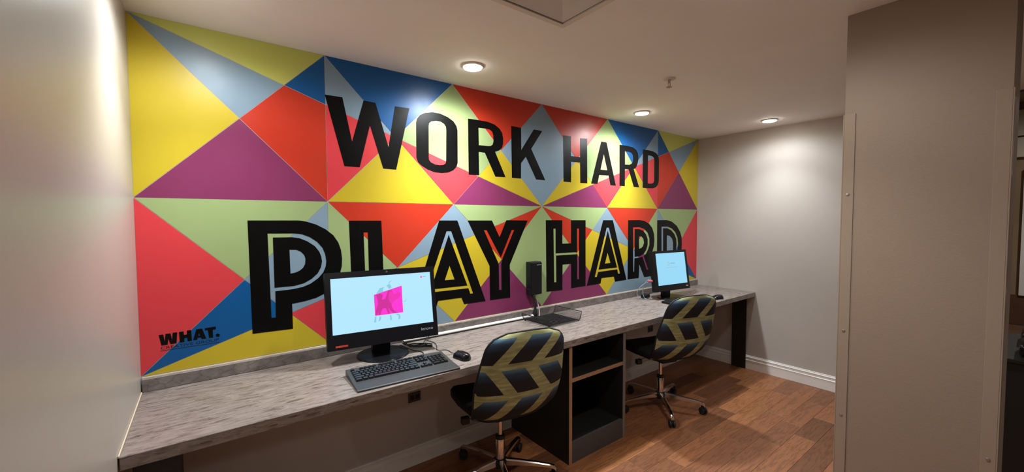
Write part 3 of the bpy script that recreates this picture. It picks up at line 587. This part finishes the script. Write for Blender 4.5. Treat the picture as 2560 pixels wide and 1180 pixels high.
# picture: crop coordinates measured across the lit area
def cp(x, y):    # bilinear inverse of the screen quad, done once for the picture
    # quad corners of the lit area in picture units
    TL, TR, BR, BL = (-430, 165), (1418, 15), (1490, 978), (-355, 1228)
    u, v = 0.5, 0.5
    for _ in range(12):
        X = (1 - u) * (1 - v) * BL[0] + u * (1 - v) * BR[0] + u * v * TR[0] + (1 - u) * v * TL[0]
        Y = (1 - u) * (1 - v) * BL[1] + u * (1 - v) * BR[1] + u * v * TR[1] + (1 - u) * v * TL[1]
        Xu = (1 - v) * (BR[0] - BL[0]) + v * (TR[0] - TL[0]); Yu = (1 - v) * (BR[1] - BL[1]) + v * (TR[1] - TL[1])
        Xv = (1 - u) * (TL[0] - BL[0]) + u * (TR[0] - BR[0]); Yv = (1 - u) * (TL[1] - BL[1]) + u * (TR[1] - BR[1])
        d = Xu * Yv - Xv * Yu; ex, ey = x - X, y - Y
        u += (ex * Yv - Xv * ey) / d; v += (Xu * ey - ex * Yu) / d
    return sp(u, v)
def pic(nm, pts, mat, lift): on_screen(nm, [[[cp(*p) for p in pts]]], mat, lift)
pic('picture_panel', [(332, 468), (850, 287), (885, 800), (362, 868)], 's_pink', 0.0002)
pic('picture_figure', [(372, 465), (450, 440), (500, 470), (480, 560), (540, 545), (590, 380), (655, 372), (700, 460), (760, 420), (815, 415), (828, 470), (790, 530), (730, 560), (660, 640), (668, 700), (720, 775), (790, 812),
     (700, 815), (640, 770), (590, 690), (640, 825), (600, 825), (555, 720), (500, 730), (470, 790), (462, 850), (425, 855), (420, 790), (405, 850), (366, 860), (372, 780), (410, 640), (400, 560)], 's_plum', 0.0005)
pic('picture_figure', [(640, 380), (700, 460), (760, 420), (815, 415), (828, 470), (790, 530), (730, 560), (660, 640), (618, 600), (600, 500), (612, 420)], 's_mid', 0.0008)
pic('picture_figure', [(370, 450), (440, 335), (520, 318), (495, 360), (500, 408), (440, 425)], 's_teal', 0.0005)
pic('picture_figure', [(555, 300), (600, 258), (640, 275), (655, 330), (625, 345), (600, 352), (590, 310)], 's_teal', 0.0005)
pic('picture_figure', [(605, 258), (608, 215), (640, 192), (678, 186), (645, 202), (620, 225), (622, 260)], 's_teal', 0.0005)
for pts in ([(362, 880), (388, 878), (382, 985), (344, 993)], [(438, 880), (474, 876), (470, 930), (440, 968), (424, 970), (438, 920)], [(632, 855), (660, 852), (674, 945), (640, 952)], [(740, 835), (800, 828), (832, 862), (830, 925), (790, 930), (800, 870)]):
    pic('picture_figure', pts, 's_teal', 0.0005)
pic('picture_line', [(885, 590), (930, 580), (942, 530), (948, 532), (938, 588), (890, 600)], 's_teal', 0.0005)
pic('screen_logo', [(1218, 115), (1235, 95), (1252, 100), (1255, 128), (1232, 134)], 's_red', 0.0003)
pic('screen_logo', [(1270, 105), (1332, 96), (1332, 106), (1270, 116)], 's_grey', 0.0003)
pobj('webcam', Lz([(0.006, -0.0048), (0.004, -0.0055), (0.001, -0.0055)], 12, (0.02, 0, H1 - 0.014), 'Y'), 'kbody')
pobj('sticker', B(-W1 / 2 + 0.036, -W1 / 2 + 0.092, -0.0046, -0.004, 0.012, 0.021), 'sticker')
def bez_text(txt, x, z, w_, h_, par):
    o2 = text_mesh(txt, (x, z), w_, h_, -0.0046, 'brand_lettering', 'silver', par); o2.data.transform(Rm); return o2
bez_text('lenovo', W1 / 2 - 0.092, 0.036, 0.064, 0.015, aio)
st = obj('stand_base', Lz([(0.128, 0.0005), (0.130, 0.004), (0.127, 0.009), (0.08, 0.013), (0.02, 0.015)], 40, (0, 0, 0)), 'gloss', aio, 40)
obj('stand_neck', extrude_profile(bmesh.new(), [(0.035, 0.012), (0.075, 0.012), (0.06, 0.13), (0.045, 0.25), (0.02, 0.25), (0.02, 0.13)], 'X', -0.045, 0.045), 'plastic', aio)

# tangled cables behind the larger monitor
def cable(name, label, runs, r=0.0028, mat='wire', grp=None):
    o = thing(name, label, 'cable', runs[0][0], 0, grp)
    b0 = Vector(runs[0][0])
    for pts in runs: obj('cord', T([p - b0 for p in catmull(pts, 5)], r, 6), mat, o, 60)
    return o
z_ = ZD + 0.004
cable('cable_bundle', 'tangled black cables on the worktop beside the larger monitor stand',
      [[(1.09, -0.075, z_ + .02), (1.10, -0.09, z_ + .01), (1.12, -0.12, z_), (1.20, -0.13, z_), (1.22, -0.17, z_), (1.16, -0.15, z_), (1.08, -0.12, z_ + .012)],
       [(1.09, -0.08, z_ + .02), (1.10, -0.14, z_ + .006), (1.17, -0.17, z_), (1.21, -0.20, z_), (1.18, -0.15, z_ + .01), (1.26, -0.06, z_ + .02), (1.30, -0.045, z_ + .06)],
       [(1.085, -0.085, z_ + .01), (1.10, -0.10, z_ + .004), (1.15, -0.11, z_ + .004), (1.19, -0.145, z_ + .004), (1.14, -0.14, z_ + .004)]])

# ------------------------------------------------------------------ keyboard of the larger computer
kb = thing('keyboard', 'full-size black keyboard with charcoal palm rest at the worktop edge', 'keyboard', (0.937, -0.462, ZD), R(-3.0))
KW, KD = 0.462, 0.222
prof = [(-KD / 2, 0.0005), (KD / 2, 0.0005), (KD / 2, 0.026), (KD / 2 - 0.012, 0.028), (-KD / 2 + 0.075, 0.013), (-KD / 2 + 0.004, 0.010), (-KD / 2, 0.007)]
bmk = extrude_profile(bmesh.new(), prof, 'X', -KW / 2, KW / 2)
obj('body', bmk, 'kbody', kb)
U = 0.01905
key_me = {}
def key_mesh(wu, hu):
    k = (wu, hu)
    if k not in key_me:
        bm = bmesh.new(); w_, h_ = wu * U - 0.0024, hu * U - 0.0024; tp = 0.0022
        lo = [bm.verts.new((sx * w_ / 2, sy * h_ / 2, 0)) for sx, sy in ((-1, -1), (1, -1), (1, 1), (-1, 1))]
        hi = [bm.verts.new((sx * (w_ / 2 - tp), sy * (h_ / 2 - tp) + 0.0004, 0.0095)) for sx, sy in ((-1, -1), (1, -1), (1, 1), (-1, 1))]
        for i in range(4): bm.faces.new((lo[i], lo[(i + 1) % 4], hi[(i + 1) % 4], hi[i]))
        bm.faces.new(hi)
        me = bpy.data.meshes.new('key'); bm.to_mesh(me); bm.free(); me.materials.append(M['key']); key_me[k] = me
    return key_me[k]
slope = math.atan2(0.015, KD - 0.087)
def key(u, rowv, wu=1.0, hu=1.0):
    x = -KW / 2 + 0.014 + (u + wu / 2) * U; y = KD / 2 - 0.020 - (rowv + hu / 2) * U
    zz = 0.028 - (KD / 2 - 0.012 - y) * math.tan(slope)
    link('key', key_mesh(wu, hu), None, kb, (x, y, zz - 0.0005), (slope, 0, 0))
for g in ([0], [2, 3, 4, 5], [6.5, 7.5, 8.5, 9.5], [11, 12, 13, 14], [15.25, 16.25, 17.25]):
    for u in g: key(u, 0)
for u in range(13): key(u, 1.25)
key(13, 1.25, 2)
key(0, 2.25, 1.5); [key(1.5 + i, 2.25) for i in range(12)]; key(13.5, 2.25, 1.5)
key(0, 3.25, 1.75); [key(1.75 + i, 3.25) for i in range(11)]; key(12.75, 3.25, 2.25)
key(0, 4.25, 2.25); [key(2.25 + i, 4.25) for i in range(10)]; key(12.25, 4.25, 2.75)
for u, w_ in ((0, 1.5), (1.5, 1.25), (2.75, 1.25), (4, 6), (10, 1.25), (11.25, 1.25), (12.5, 1.25), (13.75, 1.25)): key(u, 5.25, w_)
for r_ in (1.25, 2.25):
    for u in (15.25, 16.25, 17.25): key(u, r_)
key(16.25, 4.25); [key(15.25 + i, 5.25) for i in range(3)]
for r_ in (1.25, 2.25, 3.25, 4.25):
    for i in range(3): key(18.5 + i, r_)
key(21.5, 1.25); key(21.5, 2.25, 1, 2); key(21.5, 4.25, 1, 2); key(18.5, 5.25, 2); key(20.5, 5.25)
obj('cord', T([p - Vector((0.937, -0.462, ZD)) for p in catmull([(1.03, -0.345, ZD + .015), (1.09, -0.30, z_), (1.11, -0.25, z_), (1.08, -0.19, z_), (1.05, -0.15, z_ + .012), (1.04, -0.10, z_ + .012)], 6)], 0.0022, 6), 'wire', kb, 60)

# ------------------------------------------------------------------ mice
def mouse(loc, rz, label, cord):
    o = thing('computer_mouse', label, 'mouse', loc, rz, 'wired computer mice')
    bm = bmesh.new(); n, mr = 14, 20; rings = []
    for i in range(n + 1):
        s = i / n; yy = -0.055 + 0.11 * s
        wd = 0.031 * (max(0.0, 1 - abs(2 * s - 1) ** 3.2)) ** 0.5 * (1 - 0.12 * math.cos((s - 0.45) * 6))
        hh = 0.037 * (max(0.0, 1 - abs(2 * s - 0.85) ** 2.6 / 1.6)) ** 0.6 * (1.0 if s < .9 else .9)
        wd = max(wd, 0.004); hh = max(hh, 0.006)
        rings.append([bm.verts.new((wd * math.cos(math.pi * k / mr), yy, 0.001 + hh * math.sin(math.pi * k / mr) ** 0.75)) for k in range(mr + 1)])
    for a, b in zip(rings, rings[1:]):
        for k in range(mr): bm.faces.new((a[k], a[k + 1], b[k + 1], b[k]))
        bm.faces.new((a[0], b[0], b[-1], a[-1]))
    bm.faces.new(rings[0]); bm.faces.new(rings[-1][::-1])
    obj('body', bm, 'gloss', o, 50)
    obj('scroll_wheel', Lz([(0.006, -0.004), (0.010, -0.003), (0.010, 0.003), (0.006, 0.004)], 16, (0, 0.027, 0.026), 'X'), 'rubber', o, 40)
    obj('button_seam', B(-0.0006, 0.0006, 0.036, 0.05, 0.018, 0.0245), 'rubber', o)
    inv = Matrix.Rotation(-rz, 3, 'Z')
    obj('cord', T([inv @ (p - Vector(loc)) for p in catmull(cord, 6)], 0.0018, 6), 'wire', o, 60)
    return o
mouse((1.243, -0.462, ZD), R(8), 'black wired mouse on the worktop beside the full-size keyboard',
      [(1.236, -0.408, ZD + .012), (1.24, -0.36, z_), (1.24, -0.31, z_), (1.20, -0.275, z_), (1.225, -0.22, z_), (1.245, -0.15, z_), (1.235, -0.08, z_), (1.24, -0.06, ZD + .03)])
mouse((3.775, -0.520, ZD), R(75), 'black wired mouse on the far worktop near its front edge',
      [(3.722, -0.506, ZD + .012), (3.70, -0.495, z_), (3.685, -0.46, z_), (3.685, -0.38, z_), (3.70, -0.30, z_)])

# ------------------------------------------------------------------ smaller monitor
mon, pobj, pc, Rm = screen_unit('desktop_monitor', 'smaller squarish black monitor with plain blue screen near the far wall', (3.500, -0.225), (3.504, -0.269, 0.823), -0.117, 0.143, 0.434, 0.351, 0.02, 0.06, 0.1, None)
W2, H2 = 0.434, 0.351
pobj('case', B(-W2 / 2, W2 / 2, 0.002, 0.055, 0.0, H2, bev=0.005), 'plastic')
pobj('rear_hump', B(-0.15, 0.15, 0.055, 0.085, 0.03, 0.28, bev=0.01), 'plastic')
bz = bmesh.new(); sl, sr, sb, st_ = 0.022, 0.024, 0.052, 0.022
for a in ((-W2 / 2, -W2 / 2 + sl, 0, H2), (W2 / 2 - sr, W2 / 2, 0, H2), (-W2 / 2 + sl, W2 / 2 - sr, 0, sb), (-W2 / 2 + sl, W2 / 2 - sr, H2 - st_, H2)):
    box(bz, a[0], a[1], -0.004, 0.002, a[2], a[3])
pobj('bezel', bz, 'gloss')
scx0, scx1, scz0, scz1 = -W2 / 2 + sl, W2 / 2 - sr, sb, H2 - st_; SW, SH = scx1 - scx0, scz1 - scz0
scr = pobj('screen', B(scx0, scx1, -0.001, 0.0015, scz0, scz1), 'screen2')
ring = [[sp(0.40 + 0.033 * math.cos(a * math.pi / 8), 0.66 + 0.06 * math.sin(a * math.pi / 8)) for a in range(16)], [sp(0.40 + 0.024 * math.cos(a * math.pi / 8), 0.66 + 0.049 * math.sin(a * math.pi / 8)) for a in range(16)]]
on_screen('screen_logo', [ring], 's_gold', 0.0003)
on_screen('screen_logo', [[[sp(0.47, 0.655), sp(0.63, 0.655), sp(0.63, 0.68), sp(0.47, 0.68)]]], 's_grey', 0.0003)
on_screen('screen_logo', [[[sp(0.33, 0.53), sp(0.72, 0.53), sp(0.72, 0.537), sp(0.33, 0.537)]]], 's_grey', 0.0003)
pobj('brand_badge', B(W2 / 2 - 0.050, W2 / 2 - 0.022, -0.0046, -0.004, 0.022, 0.031), 'silver')
obj('stand_base', Lz([(0.098, 0.0005), (0.10, 0.004), (0.097, 0.010), (0.06, 0.014), (0.02, 0.016)], 36, (0, -0.01, 0), sx=1.25), 'gloss', mon, 40)
obj('stand_neck', extrude_profile(bmesh.new(), [(0.02, 0.012), (0.06, 0.012), (0.055, 0.13), (0.045, 0.24), (0.02, 0.24), (0.018, 0.13)], 'X', -0.04, 0.04), 'plastic', mon)
cable('monitor_cable', 'grey cable with pink plug looping down beside the smaller monitor',
      [[(3.276, -0.195, 0.93), (3.265, -0.17, 0.925), (3.25, -0.14, 0.88), (3.245, -0.13, 0.82), (3.25, -0.14, 0.77), (3.27, -0.15, z_)],
       [(3.276, -0.195, 0.90), (3.262, -0.16, 0.90), (3.225, -0.11, 0.85), (3.22, -0.09, 0.79), (3.24, -0.12, z_ + .004), (3.27, -0.17, z_)]], 0.003, 'greycable')
pl = bpy.data.objects['monitor_cable']; b0 = Vector(pl.location)
obj('plug', T([Vector((3.277, -0.205, 0.915)) - b0, Vector((3.255, -0.175, 0.914)) - b0], 0.009, 8), 'redplug', pl, 40)
tag(obj('power_adapter', B(-0.04, 0.04, -0.028, 0.028, 0.0, 0.03, bev=0.005), 'plastic', None, None, (3.335, -0.095, ZD), (0, 0, R(15))), 'black power adapter brick on the worktop behind the smaller monitor', 'adapter')
tag(obj('cable_coil', tube(T(catmull([(0.0, 0.0, 0.004), (0.03, 0.012, 0.005), (0.05, 0.0, 0.004), (0.03, -0.016, 0.006), (0.0, -0.006, 0.009), (-0.02, 0.006, 0.012)], 5), 0.004, 6), [(0.01, 0.01, 0.012), (0.03, 0.0, 0.014), (0.05, 0.008, 0.009)], 0.004, 6), 'wire', None, 60, (3.262, -0.135, ZD)), 'small black coil of cable on the worktop left of the smaller monitor', 'cable')
kb2 = thing('slim_keyboard', 'dark keyboard below the smaller monitor, mostly hidden by the rear chair', 'keyboard', (3.44, -0.41, ZD), R(-6))
obj('body', B(-0.215, 0.215, -0.07, 0.07, 0.0005, 0.018, bev=0.003), 'plastic', kb2)
for r_ in range(5):
    for c_ in range(18):
        link('key', key_mesh(1.0, 1.0), None, kb2, (-0.2 + (c_ + 0.5) * 0.0222, 0.05 - r_ * 0.0222, 0.0165))

# ------------------------------------------------------------------ wall-mounted black device and its cords
dv = thing('wall_device', 'narrow black box fixed to the mural, with a coiled cord hanging below', 'device', (2.088, 0, 0.915))
obj('housing', B(-0.052, 0.052, -0.055, -0.003, 0.0, 0.235, bev=0.004), 'plastic', dv)
obj('front_cover', B(-0.046, 0.050, -0.060, -0.0545, 0.004, 0.228, bev=0.002), 'plastic', dv)
obj('highlight_strip', B(0.004, 0.042, -0.0615, -0.0598, 0.211, 0.2135), 'silver', dv)  # silver strip stands in for a highlight on the cover
coil = []
for i in range(120):
    a = i * 0.62; s = i / 119.0
    coil.append((-0.050 + 0.055 * s + 0.009 * math.cos(a), -0.030 - 0.01 * s + 0.009 * math.sin(a), 0.045 - 0.085 * s))
obj('coiled_cord', T(coil, 0.0022, 5), 'wire', dv, 60)
obj('cord', T(catmull([(0.012, -0.03, 0.002), (0.008, -0.03, -0.03), (-0.004, -0.035, -0.05), (0.004, -0.04, -0.09), (0.014, -0.045, -0.14), (0.02, -0.05, -0.158)], 6), 0.0028, 6), 'wire', dv, 60)
obj('cord', T(catmull([(0.024, -0.03, 0.002), (0.028, -0.035, -0.03), (0.026, -0.04, -0.06), (0.036, -0.045, -0.11), (0.034, -0.05, -0.158)], 6), 0.0034, 6), 'white', dv, 60)
obj('cord_knot', Lz([(0.004, 0.04), (0.011, 0.028), (0.013, 0.0), (0.009, -0.02), (0.012, -0.035), (0.018, -0.055), (0.019, -0.075), (0.010, -0.086)], 12, (0.002, -0.042, -0.075)), 'wire', dv, 50)

# ------------------------------------------------------------------ wire mesh letter tray
tr = thing('letter_tray', 'black wire mesh letter tray lying on the worktop below the wall device', 'tray', (2.118, -0.185, ZD), R(2))
TX, TY = 0.142, 0.128
bm = bmesh.new()
rb = 0.0007
nx, ny = 46, 42
for i in range(nx + 1):
    x = -TX + 2 * TX * i / nx; box(bm, x - rb, x + rb, -TY, TY, 0.0075, 0.0087)
for j in range(ny + 1):
    y = -TY + 2 * TY * j / ny; box(bm, -TX, TX, y - rb, y + rb, 0.0079, 0.0091)
for s in (-1, 1):
    for i in range(ny + 1):
        y = -TY + 2 * TY * i / ny; hh = 0.055 if s > 0 else 0.045 - 0.0 * i
        tube(bm, [(s * TX, y, 0.008), (s * (TX + 0.010), y, 0.02), (s * (TX + 0.020), y, 0.008 + hh)], rb, 4)
    for k in range(1, 10):
        f_ = k / 10; tube(bm, [(s * (TX + 0.02 * f_ ** .8), -TY, 0.008 + 0.05 * f_), (s * (TX + 0.02 * f_ ** .8), TY, 0.008 + 0.05 * f_)], rb, 4)
ms = obj('wire_mesh', bm, 'wire', tr); ms['kind'] = 'stuff'
for s in (-1, 1):
    zt = 0.063 if s > 0 else 0.053
    obj('rim_wire', T([(s * TX, -TY, 0.008), (s * (TX + 0.012), -TY, 0.03), (s * (TX + 0.021), -TY, zt), (s * (TX + 0.021), TY, zt), (s * (TX + 0.012), TY, 0.03), (s * TX, TY, 0.008)], 0.0026, 8), 'wire', tr, 40)
for s in (-1, 1): obj('edge_wire', T([(-TX, s * TY, 0.008), (TX, s * TY, 0.008)], 0.0026, 8), 'wire', tr, 40)
for i in range(9):
    x = -0.11 + 0.0275 * i; obj('bottom_rib', B(x - 0.004, x + 0.004, -0.105, 0.105, 0.009, 0.0115), 'wire', tr)
for sx in (-1, 1):
    for sy in (-1, 1): obj('foot', Lz([(0.005, 0.0003), (0.006, 0.003), (0.004, 0.008)], 10, (sx * TX, sy * (TY - 0.012), 0)), 'rubber', tr)

# ------------------------------------------------------------------ swivel chairs
def chair(loc, face, star, label):
    """face: heading the sitter looks to (degrees from +Y, clockwise); star: angle of one base leg in world degrees"""
    o = thing('swivel_chair', label, 'chair', (loc[0], loc[1], 0), R(-face), 'chevron swivel chairs at the worktop')
    # upholstered back, patterned on its outside
    NU, NV = 20, 22; zb_, zt_ = 0.445, 0.920
    def half_w(s):
        w_ = 0.222 + 0.020 * math.sin(min(1, s / 0.45) * math.pi / 2) - 0.045 * max(0, (s - 0.40) / 0.60) ** 1.3
        r_ = 0.17
        if s > 1 - r_: w_ -= 0.085 * (1 - math.sqrt(max(0, 1 - ((s - (1 - r_)) / r_) ** 2)))
        if s < 0.08: w_ -= 0.018 * (1 - math.sqrt(max(0, 1 - ((0.08 - s) / 0.08) ** 2)))
        return w_
    def pt(u, s, off):
        w_ = half_w(s); x = u * w_
        y = -0.195 - 0.165 * s + 0.030 * u * u * (0.6 + 0.4 * s) + 0.05 * max(0.0, (0.22 - s) / 0.22) ** 2
        z = zb_ + (zt_ - zb_) * s - 0.02 * (1 - s) * (1 - u * u) + 0.012 * s * (1 - u * u)
        edge = max(abs(u) ** 6, max(0, (s - 0.9) / 0.1) ** 2, max(0, (0.06 - s) / 0.06) ** 2)
        return Vector((x, y - off * (1 - 0.75 * min(1, edge)), z))
    bm = bmesh.new(); uvl = bm.loops.layers.uv.new('UVMap')
    gr = [[bm.verts.new(pt(-1 + 2 * i / NU, j / NV, 0.028)) for i in range(NU + 1)] for j in range(NV + 1)]
    for j in range(NV):
        for i in range(NU):
            f = bm.faces.new((gr[j][i], gr[j][i + 1], gr[j + 1][i + 1], gr[j + 1][i]))
            for lp, (ii, jj) in zip(f.loops, ((i, j), (i + 1, j), (i + 1, j + 1), (i, j + 1))):
                u_ = -1 + 2 * ii / NU; s_ = jj / NV
                lp[uvl].uv = (u_ * half_w(s_), s_ * (zt_ - zb_))
    back = obj('backrest_cover', bm, 'chev', o, 80)
    bm = bmesh.new()
    gi = [[bm.verts.new(pt(-1 + 2 * i / NU, j / NV, -0.022)) for i in range(NU + 1)] for j in range(NV + 1)]
    go = [[bm.verts.new(pt(-1 + 2 * i / NU, j / NV, 0.0265)) for i in range(NU + 1)] for j in range(NV + 1)]
    for j in range(NV):
        for i in range(NU):
            bm.faces.new((gi[j][i], gi[j + 1][i], gi[j + 1][i + 1], gi[j][i + 1])); bm.faces.new((go[j][i], go[j][i + 1], go[j + 1][i + 1], go[j + 1][i]))
    per = [(i, 0) for i in range(NU)] + [(NU, j) for j in range(NV)] + [(i, NV) for i in range(NU, 0, -1)] + [(0, j) for j in range(NV, 0, -1)]
    for k in range(len(per)):
        (a, b), (c, d) = per[k], per[(k + 1) % len(per)]
        bm.faces.new((gi[b][a], gi[d][c], go[d][c], go[b][a]))
    obj('backrest', bm, 'seat', o, 60)
    ring_ = [pt(-1 + 2 * a / NU, b / NV, 0.0) for a, b in per]
    cen = sum(ring_, Vector()) / len(ring_)
    obj('piping', T([cen + (p - cen) * 1.006 for p in ring_], 0.0048, 6, True), 'piping', o, 60)
    # seat cushion
    bm = bmesh.new(); n = 44; layers = []
    def sq(a, ww, dd): 
        c_, s_ = math.cos(a), math.sin(a); e = 0.42
        return (ww * math.copysign(abs(c_) ** e, c_), dd * math.copysign(abs(s_) ** e, s_))
    for z, k in ((0.420, 0.80), (0.424, 0.92), (0.440, 1.0), (0.470, 1.0), (0.486, 0.95), (0.490, 0.80)):
        lay = []
        for i in range(n):
            x, y = sq(2 * math.pi * i / n, 0.232 * k, 0.225 * k)
            lift = 0.014 * (x / 0.232) ** 2 - 0.02 * max(0, (y - 0.10) / 0.125) ** 2
            lay.append(bm.verts.new((x * (1 - 0.06 * (y < 0)), y + 0.035, z + lift)))
        layers.append(lay)
    for a, b in zip(layers, layers[1:]):
        for i in range(n): bm.faces.new((a[i], a[(i + 1) % n], b[(i + 1) % n], b[i]))
    bm.faces.new(layers[0][::-1]); bm.faces.new(layers[-1])
    obj('seat', bm, 'seat', o, 60)
    obj('tilt_mechanism', B(-0.07, 0.07, -0.10, 0.10, 0.380, 0.420, bev=0.008), 'rubber', o)
    for s in (-1, 1):
        obj('lever', T([(s * 0.06, 0.02, 0.405), (s * 0.15, 0.0, 0.402), (s * 0.19, -0.005, 0.398)], 0.004, 6), 'steel', o, 40)
        obj('lever_paddle', B(s * 0.205 - 0.022, s * 0.205 + 0.022, -0.022, 0.012, 0.368, 0.405, bev=0.006), 'rubber', o)
    obj('gas_lift', Lz([(0.013, 0.235), (0.013, 0.385)], 20), 'chrome', o, 40)
    obj('column', Lz([(0.024, 0.105), (0.024, 0.245), (0.021, 0.252)], 24), 'chrome', o, 40)
    obj('column_collar', Lz([(0.0255, 0.238), (0.0255, 0.256), (0.014, 0.262)], 24), 'rubber', o, 40)
    obj('hub', Lz([(0.034, 0.080), (0.040, 0.088), (0.040, 0.118), (0.030, 0.126)], 24), 'rubber', o, 40)
    for k in range(5):
        a = R(star + 72 * k) + R(face); ca, sa = math.cos(a), math.sin(a)
        bm = bmesh.new(); secs = []
        for r_, zc, hh, ww in ((0.030, 0.108, 0.017, 0.015), (0.10, 0.106, 0.014, 0.014), (0.20, 0.099, 0.010, 0.013), (0.275, 0.090, 0.008, 0.012), (0.300, 0.083, 0.009, 0.0115), (0.311, 0.068, 0.010, 0.011), (0.312, 0.060, 0.004, 0.010)):
            secs.append([bm.verts.new((r_ * ca - q_ * ww * sa, r_ * sa + q_ * ww * ca, zc + p_ * hh)) for q_, p_ in ((-1, -1), (1, -1), (1, 0.6), (0.6, 1), (-0.6, 1), (-1, 0.6))])
        for A, Bq in zip(secs, secs[1:]):
            for i in range(6): bm.faces.new((A[i], A[(i + 1) % 6], Bq[(i + 1) % 6], Bq[i]))
        bm.faces.new(secs[0]); bm.faces.new(secs[-1][::-1])
        lg = obj('base_leg', bm, 'chrome', o, 35)
        cx, cy = 0.308 * ca, 0.308 * sa; b_ = a + 0.9 * ((k % 3) - 1); tx, ty = math.cos(b_), math.sin(b_)
        cs = bmesh.new()
        for s in (-1, 1):
            mm_ = Matrix.Rotation(b_, 4, 'Z'); sub = bmesh.new()
            lathe(sub, [(0.012, -0.007), (0.025, -0.006), (0.0265, 0.0), (0.025, 0.006), (0.012, 0.007)], 18, (0, s * 0.013, 0.0268), 'Y')
            bmesh.ops.transform(sub, matrix=Matrix.Translation((cx - 0.012 * tx, cy - 0.012 * ty, 0)) @ mm_, verts=sub.verts)
            me_ = bpy.data.meshes.new('t'); sub.to_mesh(me_); sub.free(); cs.from_mesh(me_); bpy.data.meshes.remove(me_)
        obj('castor', cs, 'rubber', lg, 40)
        sub = bmesh.new(); box(sub, -0.026, 0.012, -0.0055, 0.0055, 0.03, 0.060, bev=0.003)
        bmesh.ops.transform(sub, matrix=Matrix.Translation((cx - 0.004 * tx, cy - 0.004 * ty, 0)) @ Matrix.Rotation(b_, 4, 'Z'), verts=sub.verts)
        obj('castor_fork', sub, 'rubber', lg)
    return o
chair((1.500, -0.430), 11, -40, 'swivel chair with green and navy chevron back, in front of the larger monitor')
chair((2.975, -0.480), 17, -60, 'chevron-backed swivel chair beside the shelf unit, in front of the smaller monitor')

# ------------------------------------------------------------------ dim furniture behind the pillar
bc = thing('black_cabinet', 'low black cabinet half hidden behind the grey pillar', 'cabinet', (3.9, -2.30, 0))
obj('body', B(-0.35, 0.35, -0.10, 0.26, 0.0, 0.70, bev=0.004), 'black', bc)
obj('top_panel', B(-0.37, 0.37, -0.12, 0.27, 0.70, 0.72, bev=0.003), 'black', bc)
for i, (yy, lb) in enumerate(((0.02, 'black rounded container at the front of the low black cabinet'), (0.15, 'black rounded container at the rear of the low black cabinet'))):
    tag(obj('black_container', B(-0.12, 0.12, -0.055, 0.055, 0.0005, 0.07, bev=0.02, seg=3), 'gloss', None, 40, (3.72 + 0.35 * i, -2.28 + 0.06 + 0.0 * yy, 0.72)), lb, 'container', 'containers on the black cabinet')
